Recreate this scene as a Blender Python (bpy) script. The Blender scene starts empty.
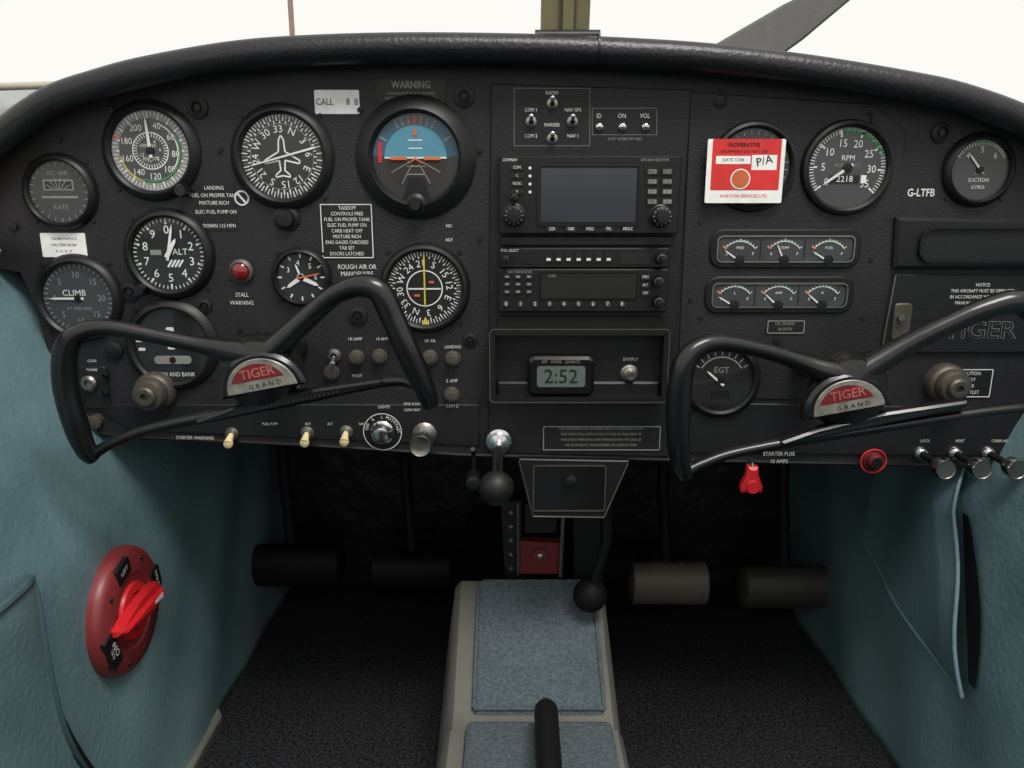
import bpy, math
from mathutils import Vector, Matrix
# ---------------------------------------------------------------- image pixel to world plane helpers
F=788.0; PITCH=math.radians(14); CP,SP=math.cos(PITCH),math.sin(PITCH)
CAM=Vector((0,-0.80,0.70))
def ray(u,v):
    a=(u-512)/F; b=(v-384)/F
    return Vector((a,CP-b*SP,-SP-b*CP))
def on_y(u,v,y=0.0):
    d=ray(u,v); return CAM+d*((y-CAM.y)/d.y)
def on_x(u,v,x):
    d=ray(u,v); return CAM+d*((x-CAM.x)/d.x)
def mpp(u,v,y=0.0):
    return ((y-CAM.y)/ray(u,v).y)/F
def lin(c):
    r=[]
    for x in c:
        x/=255.0
        r.append(x/12.92 if x<=0.04045 else ((x+0.055)/1.055)**2.4)
    return (r[0],r[1],r[2],1)
# ---------------------------------------------------------------- materials
def mat(name,col,rough=0.5,metal=0.0,col2=None,nscale=60,bump=0.0,bscale=400,emit=0,coat=0,detail=3,spec=0.5,bdist=0.002):
    m=bpy.data.materials.new(name); m.use_nodes=True
    nt=m.node_tree; p=nt.nodes['Principled BSDF']
    tc=nt.nodes.new('ShaderNodeTexCoord')
    n=nt.nodes.new('ShaderNodeTexNoise'); n.inputs['Scale'].default_value=nscale; n.inputs['Detail'].default_value=detail
    nt.links.new(tc.outputs['Object'],n.inputs['Vector'])
    r=nt.nodes.new('ShaderNodeValToRGB')
    a=lin(col); b=lin(col2) if col2 else tuple(min(1,x*1.18) for x in a[:3])+(1,)
    r.color_ramp.elements[0].position=0.35; r.color_ramp.elements[0].color=a
    r.color_ramp.elements[1].position=0.68; r.color_ramp.elements[1].color=b
    nt.links.new(n.outputs['Fac'],r.inputs['Fac']); nt.links.new(r.outputs['Color'],p.inputs['Base Color'])
    p.inputs['Roughness'].default_value=rough; p.inputs['Metallic'].default_value=metal
    p.inputs['Coat Weight'].default_value=coat; p.inputs['Coat Roughness'].default_value=.08
    p.inputs['Specular IOR Level'].default_value=spec
    if bump:
        n2=nt.nodes.new('ShaderNodeTexNoise'); n2.inputs['Scale'].default_value=bscale; n2.inputs['Detail'].default_value=3
        nt.links.new(tc.outputs['Object'],n2.inputs['Vector'])
        bp=nt.nodes.new('ShaderNodeBump'); bp.inputs['Strength'].default_value=bump; bp.inputs['Distance'].default_value=bdist
        nt.links.new(n2.outputs['Fac'],bp.inputs['Height']); nt.links.new(bp.outputs['Normal'],p.inputs['Normal'])
    return m
M={}
M['panel']=mat('wrinkle_black_paint',(30,28,31),0.55,col2=(38,36,39),nscale=14,bump=0.3,bscale=420,spec=.42)
M['sub']=mat('subpanel_black',(24,24,26),0.5,bump=0.2,bscale=500,spec=.4)
M['vinyl']=mat('black_vinyl',(22,22,25),0.36,bump=0.3,bscale=260)
M['bez']=mat('bezel_black',(21,21,22),0.42,spec=.4)
M['dial']=mat('dial_black',(16,16,17),0.6,coat=1.0,nscale=8)
M['dialg']=mat('hazy_dial_grey',(52,54,55),0.6,coat=1.0,nscale=8)  # dial grey, lightened to paint in the haze on the gauge glass
M['gloss']=mat('gloss_black_plastic',(15,15,16),0.28,coat=0.15)
M['rub']=mat('black_rubber',(20,20,20),0.5,spec=.4)
M['white']=mat('white_marking',(215,215,210),0.6)
M['paper']=mat('paper_label',(232,232,228),0.7)
M['dim']=mat('dim_marking',(130,130,128),0.6)
M['cream']=mat('cream_plastic',(230,212,160),0.4)
M['chrome']=mat('chrome',(205,205,205),0.16,1.0)
M['steel']=mat('brushed_steel',(150,146,138),0.35,1.0)
M['bronze']=mat('worn_bronze',(92,86,78),0.5,0.6,nscale=90)
M['red']=mat('red_plastic',(205,38,44),0.35)
M['lampred']=mat('red_lens',(120,24,26),0.15,coat=.5)
M['maroon']=mat('maroon_plastic',(124,46,48),0.38,nscale=20)
M['dkred']=mat('dark_red_paint',(104,28,32),0.5)
M['badgered']=mat('badge_red',(165,36,40),0.45)
M['cardred']=mat('card_red',(206,44,42),0.55)
M['orange']=mat('orange_marking',(205,98,48),0.5)
M['brown']=mat('card_orange',(190,95,50),0.6)
M['yellow']=mat('yellow_marking',(205,178,50),0.5)
M['green']=mat('green_marking',(70,140,90),0.5)
M['sky']=mat('horizon_sky',(72,135,158),0.45,nscale=15,coat=.6)
M['sky2']=mat('horizon_sky_ring',(38,82,102),0.45,nscale=15,coat=.6)
M['gnd']=mat('horizon_ground',(44,36,33),0.6)
M['screen']=mat('display_screen',(46,51,57),0.15,nscale=8,coat=.6)
M['lcd']=mat('lcd_grey',(92,102,96),0.3,nscale=20)
M['ink']=mat('ink_and_shade_black',(18,18,18),0.5)
M['teal']=mat('teal_leatherette',(90,118,124),0.5,col2=(116,143,147),nscale=6,bump=0.45,bscale=150,detail=8)
M['teald']=mat('teal_leatherette_dark',(62,84,90),0.6,col2=(74,98,104),nscale=9,bump=0.3,bscale=180)
M['carpet']=mat('charcoal_carpet',(20,20,22),0.95,col2=(62,63,66),nscale=260,bump=1.0,bscale=330,detail=5,spec=0.1,bdist=.004)
M['gcarpet']=mat('grey_blue_carpet',(80,90,96),0.95,col2=(104,114,119),nscale=280,bump=0.9,bscale=420,spec=0.1)
M['beige']=mat('grey_beige_trim',(108,108,99),0.45,nscale=8,col2=(124,123,113))
M['tan']=mat('tan_rail',(168,162,146),0.5)
M['fw']=mat('firewall_insulation',(17,17,18),0.5,bump=0.6,bscale=26,bdist=.010,spec=.35)
M['pad']=mat('ribbed_pedal_rubber',(92,89,78),0.5,nscale=30)
M['pad2']=mat('darker_pedal_rubber',(52,50,46),0.5,nscale=30)  # darker rubber tone for the outer right pedal
M['padd']=mat('dark_pedal_rubber',(15,15,15),0.6,spec=.2)
M['olive']=mat('olive_post',(122,116,86),0.5,nscale=20)
M['olived']=mat('olive_post_dark',(80,77,60),0.5)
M['prop']=mat('propeller_grey',(98,96,94),0.5)
M['pole']=mat('brown_pole',(190,160,148),0.7)
M['pale']=mat('pale_frame_paint',(196,203,205),0.5)
M['badge']=mat('badge_silver',(160,156,146),0.4,0.4,col2=(112,108,100),nscale=70)
# ---------------------------------------------------------------- mesh builder
_tc={}
def text_mesh(s,bold):
    k=(s,bold)
    if k in _tc: return _tc[k]
    cu=bpy.data.curves.new('t','FONT'); cu.body=s; cu.size=1; cu.align_x='CENTER'; cu.align_y='CENTER'; cu.resolution_u=2
    cu.offset=bold
    ob=bpy.data.objects.new('t',cu); bpy.context.scene.collection.objects.link(ob)
    bpy.context.view_layer.update()
    me=bpy.data.meshes.new_from_object(ob.evaluated_get(bpy.context.evaluated_depsgraph_get()))
    vs=[tuple(v.co) for v in me.vertices]; fs=[tuple(p.vertices) for p in me.polygons]
    bpy.data.objects.remove(ob); bpy.data.curves.remove(cu); bpy.data.meshes.remove(me)
    _tc[k]=(vs,fs); return _tc[k]
def rrect(x0,y0,x1,y1,r=0.0,n=4):
    if x0>x1:x0,x1=x1,x0
    if y0>y1:y0,y1=y1,y0
    if r<=0: return [(x0,y0),(x1,y0),(x1,y1),(x0,y1)]
    o=[]
    for cx,cy,a in ((x1-r,y0+r,-90),(x1-r,y1-r,0),(x0+r,y1-r,90),(x0+r,y0+r,180)):
        for i in range(n+1):
            t=math.radians(a+90*i/n); o.append((cx+r*math.cos(t),cy+r*math.sin(t)))
    return o
def inset(p,d):
    n=len(p); o=[]
    for i in range(n):
        a=Vector(p[i-1]);b=Vector(p[i]);c=Vector(p[(i+1)%n])
        e1=(b-a).normalized(); e2=(c-b).normalized()
        n1=Vector((-e1.y,e1.x)); n2=Vector((-e2.y,e2.x)); m=n1+n2
        if m.length<1e-6: m=n1
        m.normalize(); k=max(0.35,m.dot(n1)); q=b+m*(d/k); o.append((q.x,q.y))
    return o
def catmull(P,n=8,closed=False):
    P=[Vector(p) for p in P]; o=[]; N=len(P)
    rng=range(N if closed else N-1)
    for i in rng:
        p1=P[i];p2=P[(i+1)%N]
        p0=P[i-1] if (closed or i>0) else p1*2-p2
        p3=P[(i+2)%N] if (closed or i+2<N) else p2*2-p1
        for k in range(n):
            t=k/n
            o.append(0.5*((2*p1)+(p2-p0)*t+(2*p0-5*p1+4*p2-p3)*t*t+(3*p1-p0-3*p2+p3)*t**3))
    if not closed:o.append(P[-1])
    return o
class B:
    def __init__(s): s.v=[];s.f=[];s.fm=[];s.mats=[];s.M=Matrix.Identity(4)
    def mi(s,m):
        if m not in s.mats:s.mats.append(m)
        return s.mats.index(m)
    def add(s,vs,fs,m):
        o=len(s.v); k=s.mi(m)
        s.v+= [tuple(s.M@Vector(v)) for v in vs]
        for f in fs: s.f.append(tuple(i+o for i in f)); s.fm.append(k)
    def lathe(s,prof,cx,cy,m,seg=28):
        vs=[];fs=[];rings=[]
        for r,z in prof:
            if r<1e-7: rings.append([len(vs)]); vs.append((cx,cy,z))
            else:
                rings.append(list(range(len(vs),len(vs)+seg)))
                vs+=[(cx+r*math.cos(2*math.pi*i/seg),cy+r*math.sin(2*math.pi*i/seg),z) for i in range(seg)]
        for a,b in zip(rings,rings[1:]):
            for i in range(seg):
                j=(i+1)%seg
                if len(a)==1 and len(b)==1: continue
                if len(a)==1: fs.append((a[0],b[i],b[j]))
                elif len(b)==1: fs.append((a[i],a[j],b[0]))
                else: fs.append((a[i],a[j],b[j],b[i]))
        s.add(vs,fs,m)
    def disc(s,cx,cy,r,z,m,seg=40): s.flat([(cx+r*math.cos(2*math.pi*i/seg),cy+r*math.sin(2*math.pi*i/seg)) for i in range(seg)],z,m)
    def flat(s,p,z,m): s.add([(a,b,z) for a,b in p],[tuple(range(len(p)))],m)
    def prism(s,p,z0,z1,m,bev=0.0):
        n=len(p)
        L=[[(a,b,z0) for a,b in p]]
        if bev>0:
            L.append([(a,b,z1-bev) for a,b in p]); L.append([(a,b,z1) for a,b in inset(p,bev)])
        else: L.append([(a,b,z1) for a,b in p])
        vs=sum(L,[]);fs=[]
        for k in range(len(L)-1):
            for i in range(n):
                j=(i+1)%n; fs.append((k*n+i,k*n+j,(k+1)*n+j,(k+1)*n+i))
        fs.append(tuple(range((len(L)-1)*n,len(L)*n))); fs.append(tuple(reversed(range(n))))
        s.add(vs,fs,m)
    def frame(s,p,w,z0,z1,m):
        q=inset(p,w); n=len(p)
        vs=[(a,b,z0) for a,b in p]+[(a,b,z1) for a,b in p]+[(a,b,z1) for a,b in q]+[(a,b,z0) for a,b in q]; fs=[]
        for k in range(3):
            for i in range(n):
                j=(i+1)%n; fs.append((k*n+i,k*n+j,(k+1)*n+j,(k+1)*n+i))
        s.add(vs,fs,m)
    def arc(s,cx,cy,r0,r1,a0,a1,z,m,n=24):
        vs=[]
        for i in range(n+1):
            a=math.radians(a0+(a1-a0)*i/n); vs+= [(cx+r0*math.sin(a),cy+r0*math.cos(a),z),(cx+r1*math.sin(a),cy+r1*math.cos(a),z)]
        s.add(vs,[(2*i,2*i+1,2*i+3,2*i+2) for i in range(n)],m)
    def tick(s,cx,cy,r0,r1,a,w,z,m,w1=None):
        a=math.radians(a); d=Vector((math.sin(a),math.cos(a))); q=Vector((d.y,-d.x)); c=Vector((cx,cy)); w1=w if w1 is None else w1
        P=[c+d*r0+q*w/2,c+d*r1+q*w1/2,c+d*r1-q*w1/2,c+d*r0-q*w/2]
        s.flat([tuple(x) for x in P],z,m)
    def needle(s,cx,cy,a,L,w,z,m,tail=0.2):
        a=math.radians(a); d=Vector((math.sin(a),math.cos(a))); q=Vector((d.y,-d.x)); c=Vector((cx,cy))
        P=[c-d*L*tail+q*w/2,c-d*L*tail-q*w/2,c+d*L*0.8-q*w*0.35,c+d*L,c+d*L*0.8+q*w*0.35]
        s.prism([tuple(x) for x in P][::-1],z,z+0.0005,m)
    def tube(s,P,R,m,seg=12,closed=False,sx=1.0,sy=1.0):
        P=[Vector(p) for p in P]; N=len(P)
        if not hasattr(R,'__len__'): R=[R]*N
        T=[]
        for i in range(N):
            a=P[i-1] if (closed or i>0) else P[i]; b=P[(i+1)%N] if (closed or i<N-1) else P[i]
            T.append((b-a).normalized())
        up=Vector((0,0,1)) if abs(T[0].z)<0.9 else Vector((0,1,0))
        n=(up-T[0]*up.dot(T[0])).normalized(); vs=[];fs=[]
        for i in range(N):
            n=(n-T[i]*n.dot(T[i])).normalized(); bb=T[i].cross(n)
            for k in range(seg):
                a=2*math.pi*k/seg; vs.append(tuple(P[i]+n*math.cos(a)*R[i]*sx+bb*math.sin(a)*R[i]*sy))
        for i in range(N if closed else N-1):
            i2=(i+1)%N
            for k in range(seg):
                k2=(k+1)%seg; fs.append((i*seg+k,i*seg+k2,i2*seg+k2,i2*seg+k))
        if not closed: fs.append(tuple(reversed(range(seg)))); fs.append(tuple(range((N-1)*seg,N*seg)))
        s.add(vs,fs,m)
    def grid(s,fn,nu,nv,m):
        vs=[tuple(fn(i/nu,j/nv)) for j in range(nv+1) for i in range(nu+1)]
        s.add(vs,[(j*(nu+1)+i,j*(nu+1)+i+1,(j+1)*(nu+1)+i+1,(j+1)*(nu+1)+i) for j in range(nv) for i in range(nu)],m)
    def text(s,t,x,y,h,z,m,rot=0,sx=1.0,bold=0.0,align='C'):
        vs,fs=text_mesh(t,bold); k=h/0.7; r=math.radians(rot); c,sn=math.cos(r),math.sin(r)
        s.add([(x+(a*sx*c-b*sn)*k,y+(a*sx*sn+b*c)*k,z) for a,b,_ in vs],fs,m)
    def screw(s,x,y,z,r,m):
        s.lathe([(r,z),(r*0.9,z+r*0.35),(0,z+r*0.45)],x,y,m,12)
    def finish(s,name,loc=(0,0,0),rot=(math.pi/2,0,0),parent=None,mods=None,sharp=38):
        me=bpy.data.meshes.new(name); me.from_pydata(s.v,[],s.f); me.update()
        for m in s.mats: me.materials.append(M[m])
        me.polygons.foreach_set('material_index',s.fm)
        me.polygons.foreach_set('use_smooth',[True]*len(s.f))
        me.set_sharp_from_angle(angle=math.radians(sharp))
        ob=bpy.data.objects.new(name,me); bpy.context.scene.collection.objects.link(ob)
        if isinstance(rot,Matrix):
            ob.matrix_world=Matrix.Translation(Vector(loc))@rot.to_4x4()
        else:
            ob.location=loc; ob.rotation_euler=rot
        if parent:
            bpy.context.view_layer.update()
            ob.parent=parent; ob.matrix_parent_inverse=parent.matrix_world.inverted()
        return ob
class PB(B):
    """builder anchored on the instrument panel plane; q() gives local metres of an image pixel unprojected onto that plane"""
    def __init__(s,u,v,y=0.0): super().__init__(); s.o=on_y(u,v,y); s.y=y; s.s=mpp(u,v,y)
    def q(s,u,v,d=0.0):  # u, v are image pixels, cast from the camera onto the plane
        p=on_y(u,v,s.y-d)-s.o; return (p.x,p.z)
    def rr(s,u0,v0,u1,v1,r=0.0,d=0.0):
        a=s.q(u0,v0,d); b=s.q(u1,v1,d); return rrect(a[0],a[1],b[0],b[1],r*s.s)
    def poly(s,L,d=0.0):
        P=[s.q(u,v,d) for u,v in L]
        A=sum(P[i-1][0]*P[i][1]-P[i][0]*P[i-1][1] for i in range(len(P)))
        return P if A>0 else P[::-1]
    def t(s,t,u,v,h,d,m='white',rot=0,sx=.84,bold=0.0,align='C',k=.9):
        x,y=s.q(u,v,d); s.text(t,x,y,h*s.s*k,d,m,rot,sx,bold,align)
    def done(s,name,**k): return s.finish(name,s.o,**k)
# ---------------------------------------------------------------- glareshield & panel
rollpx=[(-62,262),(-58,225),(-42,182),(0,138),(50,102),(100,84),(150,71),(230,57),(300,51),(400,48),(512,49),(600,52),(700,58),(800,69),(900,85),(960,98),(1024,121),(1070,148),(1110,195),(1125,262)]
RY=-0.022
roll=[on_y(u,v,RY) for u,v in rollpx]
rs=catmull(roll,6)
b=B()
b.tube(rs,0.0135,'vinyl',16)
nd=[(RY,0.009),(0.10,0.002),(0.30,-0.012),(0.52,-0.03)]
vs=[];n=len(rs)
for y,dz in nd:
    for p in rs: vs.append((p.x,y,p.z+dz))
b.add(vs,[(j*n+i,j*n+i+1,(j+1)*n+i+1,(j+1)*n+i) for j in range(3) for i in range(n-1)],'vinyl')
jp=on_y(598,50,RY); 
b.tube([(jp.x-0.001,RY,jp.z),(jp.x+0.001,RY,jp.z)],0.0148,'vinyl',16)
b.finish('glareshield',rot=(0,0,0))
p=PB(512,300)
lower=[(1118,300),(1095,380),(1066,440),(1050,468),(900,466),(660,461),(545,458),(460,456),(300,446),(130,438),(92,434),(72,410),(48,350),(33,300),(20,272),(-20,266)]
out=[(q.x-p.o.x,q.z-p.o.z) for q in rs]+[p.q(u,v) for u,v in lower]
A=sum(out[i-1][0]*out[i][1]-out[i][0]*out[i-1][1] for i in range(len(out)))
if A<0: out=out[::-1]
p.prism(out,-0.004,0,'panel')
fl=[(Vector((*p.q(u,v),-0.002))) for u,v in [(1050,467),(900,465),(660,460),(460,455),(300,445),(130,437),(95,433)]]
p.tube(fl,0.0028,'gloss',8)
p.prism(p.poly([(491,84),(691,90),(668,456),(488,452)]),0,0.0035,'sub',0.001)
p.prism(p.poly([(690,92),(872,104),(905,130),(890,350),(866,352),(866,400),(676,398)]),0,0.002,'panel',0.001)
p.prism(p.poly([(700,402),(1045,408),(1045,456),(672,452)]),0,0.003,'sub',0.001)
p.prism(p.poly([(92,404),(480,404),(480,446),(130,430)]),0,0.002,'sub',0.001)
panel=p.done('instrument_panel')
p=PB(512,300)
for u,v,r in [(198,108,8),(464,97,8),(720,100,7),(866,120,6),(470,340,6),(358,316,8),(130,292,8),(205,306,6),(15,226,5),(480,238,3),(941,133,8),(776,341,5),(1010,235,4),(112,110,4),(680,110,3),(500,100,3),(680,440,3),(60,140,3),(240,400,3),(895,240,3),(700,318,3),(862,318,3),(700,222,3),(300,120,3),(360,110,3),(220,150,3),(480,150,3),(480,400,3),(240,330,3),(690,300,3),(870,260,3)]:
    x,y=p.q(u,v); 
    if r>=6:
        p.lathe([(r*p.s*1.25,0),(r*p.s*1.2,0.002),(r*p.s*0.7,0.003),(r*p.s*0.6,0.001)],x,y,'rub',20)
        p.screw(x,y,0.001,r*p.s*0.4,'bez')
    else: p.screw(x,y,0.002,r*p.s*0.8,'bez')
p.done('panel_screws',parent=panel)
p=PB(512,300)
T=lambda *a,**k:p.t(*a,**k)
for i,t in enumerate(['LANDING','FUEL ON PROPER TANK','MIXTURE RICH']): T(t,214,188+i*7.5,4,0.0009)
T('ELEC FUEL PUMP ON',216,212,4,0.0009); T('FLAPS DOWN 115 MPH',213,226,4,0.0009)
T('STALL',242,295,4.5,0.0009);T('WARNING',242,303,4.5,0.0009)
T('ROUGH AIR OR',357,267,5,0.0009);T('MANOEUVRE',357,274,5,0.0009)
T('STARTER WARNING',195,438,4,0.0025,rot=-1)
T('1A LAMP',355,339,3.5,0.001);T('10 AMP',382,339,3.5,0.001);T('UP AIR',430,341,3.5,0.001);T('LANDING',453,347,3.5,0.001)
T('5 AMP',452,381,4,0.001);T('COM 2',452,406,3.8,0.0025);T('LIGHTS',384,407,3.5,0.0025);T('20TH',275,392,3.5,.001)
T('PITOT',357,376,3.5,0.001);T('LDG',334,376,3.5,.001);T('SEND & SOS',412,404,3,0.0025);T('CARB HEAT',412,410,3,0.0025)
for u,t in ((270,'FUEL PUMP'),(308,'BAT'),(330,'ALT'),(362,'NAV')): T(t,u,424,3,.0025)
T('EGT',722,357,4.5,.0025);T('STARTER FUSE',779,454,4.8,.0035);T('10 AMPS',779,461.5,4.8,.0035)
T('G-LTFB',921,193,7,0.0009,bold=0.02,k=1)
T('CABIN AIR',1000,441,3.5,.0035);T('LOCK',925,441,3.5,.0035);T('HEAT',960,441,3.5,.0035)
T('ADF',449,240,3.5,.0009);T('NO',449,226,3.5,.0009)
T('CIGAR',92,361,3,.001)
p.prism(p.rr(376,79,446,104,3),0,0.0014,'bez'); T('WARNING',411,85,7,0.0016,'dim',bold=0.02)
for i,t in enumerate(['THIS AIRCRAFT IS NOT CERTIFIED','FOR FLIGHT IN ICING CONDITIONS']): T(t,411,93.5+i*5,2.8,0.0016,'dim')
p.prism(p.rr(190,184,238,231,2),0,0.0006,'sub')
p.done('panel_lettering',parent=panel)
def placard(name,u0,v0,u1,v1,lines,h,bg='ink',fg='white',d=0.0,border=True):
    p=PB((u0+u1)/2,(v0+v1)/2); p.prism(p.rr(u0,v0,u1,v1,1.5),d,d+0.0008,bg)
    if border: p.frame(p.rr(u0+1,v0+1,u1-1,v1-1,1),0.9*p.s,d+0.0008,d+0.001,fg)
    n=len(lines)
    for i,t in enumerate(lines):
        y=v0+(v1-v0)*(i+0.9)/(n+0.8)
        p.t(t,(u0+u1)/2,y,h,d+0.0011,fg)
    return p.done(name)
placard('procedures_placard',319,203,375,259,['TAKEOFF','CONTROLS FREE','FUEL ON PROPER TANK','ELEC FUEL PUMP ON','CARB HEAT OFF','MIXTURE RICH','ENG GAGES CHECKED','TAB SET','DOORS LATCHED'],3.9)
placard('white_label',314,90,360,114,['CALL      8  B'],7,'paper','ink',border=False)
placard('white_label',40,233,88,257,['CALIBRATION 0.15','FOR STEER 030 060','N  33  30  27'],2.8,'paper','ink',border=False)
placard('limitations_placard',542,424,660,450,['THIS AIRPLANE MUST BE OPERATED IN COMPLIANCE WITH','THE OPERATING LIMITATIONS STATED IN THE FORM OF','PLACARDS MARKINGS AND MANUALS MAX WT 2400 LB','NO ACROBATIC MANOEUVRES INCLUDING SPINS'],2.9,'ink','dim',d=0.0035)
placard('fuse_placard',952,368,990,398,['CAUTION','HOT','AIR','OUTLET'],4,'ink','white')
placard('engine_placard',766,319,804,334,['OIL ENGINE','60-90 PSI'],3.4,'ink','dim',d=0.002)
# ---------------------------------------------------------------- gauges
def gauge(name,u,v,r,draw,face='dial',bw=1.26,knob=None,proud=0.0085):
    p=PB(u,v); R=r*p.s
    p.lathe([(bw*R,0),(bw*R,0.002),(1.15*R,proud*0.85),(1.07*R,proud),(1.0*R,proud*0.7),(1.0*R,0.0028)],0,0,'bez',56)
    p.disc(0,0,1.01*R,0.0030,face,56)
    for a in (45,135,225,315):
        x=math.cos(math.radians(a))*R*1.36;y=math.sin(math.radians(a))*R*1.36
        p.screw(x,y,0.0,2.6*p.s,'bez')
    draw(p,R)
    if knob:
        x=knob[0]*R;y=knob[1]*R
        p.lathe([(.17*R,0),(.17*R,.012),(.14*R,.016),(0,.016)],x,y,'gloss',16)
    return p.done(name)
Z=0.0033
def nums(p,R,L,a0,a1,rr,h,m='white'):
    n=len(L)
    for i,t in enumerate(L):
        a=math.radians(a0+(a1-a0)*i/(n-1)); p.text(t,rr*R*math.sin(a),rr*R*math.cos(a),h*R*.9,Z,m,0,.9,0.0)
def ticks(p,R,n,a0,a1,r0,r1,w,m='white'):
    for i in range(n): p.tick(0,0,r0*R,r1*R,a0+(a1-a0)*i/(n-1),w*R,Z,m)
def hub(p,R,r=.1,m='bez'): p.lathe([(r*R,Z),(r*R,Z+.0015),(0,Z+.002)],0,0,m,16)
def d_asi(p,R):
    p.arc(0,0,.8*R,.99*R,0,360,.0031,'dim',56)
    ticks(p,R,60,0,354,.86,.97,.022); ticks(p,R,20,0,342,.8,.97,.045)
    nums(p,R,['40','60','80','100','120','140','160','180','200'],20,330,.64,.18)
    p.arc(0,0,.73*R,.765*R,60,200,Z,'green'); p.arc(0,0,.69*R,.72*R,20,130,Z,'white'); p.arc(0,0,.77*R,.8*R,200,260,Z,'yellow')
    p.arc(0,0,.44*R,.465*R,0,360,Z,'white',40); ticks(p,R,36,0,350,.34,.44,.02)
    nums(p,R,['4','6','8','10','12','14'],30,300,.25,.1)
    p.text('MPH',0,.12*R,.1*R,Z,'white'); p.text('KNOTS',0,-.2*R,.09*R,Z,'white')
    p.tick(0,0,.8*R,.99*R,292,.06*R,Z+.0001,'orange')
    p.needle(0,0,-3,.85*R,.09*R,Z+.001,'white'); hub(p,R)
gauge('airspeed_indicator',152,151,39,d_asi,'dialg',knob=(.78,-.98))
def d_rmi(p,R):
    ticks(p,R,72,0,355,.84,.98,.025); ticks(p,R,36,0,350,.78,.98,.03)
    L=['N','3','6','E','12','15','S','21','24','W','30','33']
    for i,t in enumerate(L):
        a=i*30+25; ar=math.radians(a); p.text(t,.64*R*math.sin(ar),.64*R*math.cos(ar),.17*R,Z,'white',-a,1,0.0)
    p.arc(0,0,.76*R,.775*R,0,360,Z,'dim',40)
    pl=[(0,.5),(.06,.4),(.08,.12),(.42,-.08),(.42,-.16),(.07,-.08),(.05,-.32),(.17,-.42),(.17,-.48),(0,-.44)]
    pl=pl+[(-x,y) for x,y in pl[1:-1]][::-1]
    for i in range(len(pl)):
        a=Vector(pl[i])*R; c=Vector(pl[(i+1)%len(pl)])*R; dd=(c-a).normalized(); nn=Vector((-dd.y,dd.x))*R*.018
        p.flat([tuple(a-nn),tuple(c-nn),tuple(c+nn),tuple(a+nn)],Z+.0002,'white')
    p.needle(0,0,255,.85*R,.05*R,Z+.001,'white',1.0)
gauge('heading_indicator',283,157,41,d_rmi,knob=None)
def d_ai(p,R):
    p.arc(0,0,.0,.99*R,-88,88,Z,'sky2',40); p.arc(0,0,0,.72*R,-90,90,Z+.0002,'sky',40)
    p.arc(0,0,0,.99*R,92,268,Z,'dial',40); p.arc(0,0,0,.72*R,90,270,Z+.0002,'gnd',40)
    for a in (-60,-30,-20,-10,0,10,20,30,60): p.tick(0,0,.76*R,.95*R,a,.045*R,Z+.0003,'orange' if a in(0,-10,10) else 'dim')
    for y in (.2,.38): p.flat(rrect(-.16*R,y*R,.16*R,(y+.025)*R),Z+.0004,'white')
    for y in (-.2,-.38): p.flat(rrect(-.22*R,y*R,.22*R,(y+.025)*R),Z+.0004,'dim')
    for a in (120,150,210,240): p.tick(0,0,.15*R,.66*R,a,.02*R,Z+.0004,'dim')
    p.flat(rrect(-.72*R,-.015*R,.72*R,.02*R),Z+.0004,'white')
    for sgn in (-1,1): p.prism(rrect(sgn*.2*R,-.05*R,sgn*.58*R,.015*R),Z+.001,Z+.002,'orange')
    p.prism([(-.2*R,-.16*R),(0,-.04*R),(.2*R,-.16*R),(0,.02*R)][::1],Z+.001,Z+.002,'orange')
    p.prism([(-.34*R,-.98*R),(.34*R,-.98*R),(.14*R,-.42*R),(-.14*R,-.42*R)],Z,Z+.003,'bez',.0004)
    p.prism([(-.05*R,.5*R),(.05*R,.5*R),(0,.7*R)],Z+.0006,Z+.001,'orange')
    p.flat(rrect(-.86*R,-.1*R,-.78*R,.35*R),Z+.0006,'red')
    p.lathe([(.24*R,0),(.24*R,.010),(.16*R,.012),(.16*R,.018),(.13*R,.021),(0,.021)],0,-1.04*R,'bez',20)
gauge('attitude_indicator',416,158,43,d_ai,bw=1.4,proud=.012)
def d_clock(p,R):
    ticks(p,R,24,0,345,.84,.97,.03,'dim'); p.flat(rrect(-.5*R,.05*R,.5*R,.4*R),Z,'dim'); p.flat(rrect(-.45*R,.1*R,.45*R,.35*R),Z+.0002,'dial')
    p.flat(rrect(-.6*R,-.2*R,.6*R,-.13*R),Z,'dim'); p.text('VAC  AMP',0,.6*R,.14*R,Z,'dim',0,.8); p.text('RATE',0,-.5*R,.15*R,Z,'dim')
    for i in range(6): p.tick(0,0,.1*R,.45*R,-60+i*24,.03*R,Z+.0004,'dim')
gauge('omni_bearing_indicator',61,192,30,d_clock,'dialg')
def d_alt(p,R):
    ticks(p,R,50,0,352.8,.88,.97,.025); ticks(p,R,10,0,324,.82,.97,.055)
    for i in range(10):
        a=math.radians(i*36); p.text(str(i),.66*R*math.sin(a),.66*R*math.cos(a),.23*R,Z,'white',0,1,.0)
    p.text('ALT',.32*R,.06*R,.17*R,Z,'white')
    for i in range(4): p.tick(-.05*R+i*.1*R,-.35*R,0,.24*R,35,.05*R,Z+.0002,'white')
    p.flat(rrect(-.5*R,-.02*R,-.2*R,.12*R),Z,'dim')
    p.needle(0,0,12,.85*R,.08*R,Z+.001,'white'); p.needle(0,0,30,.5*R,.13*R,Z+.0016,'white'); hub(p,R)
gauge('altimeter',170,254,36,d_alt,knob=(-.8,-.95))
def d_vsi(p,R):
    ticks(p,R,40,0,351,.86,.97,.03,'dim')
    nums(p,R,['0','5','10','15','20','15','10','5'],-90,225,.66,.2,'dim'); p.text('CLIMB',-.1*R,.15*R,.17*R,Z,'white'); p.text('FT PER MIN',0,-.3*R,.1*R,Z,'dim')
    p.needle(0,0,-90,.85*R,.07*R,Z+.001,'white'); hub(p,R)
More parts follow.
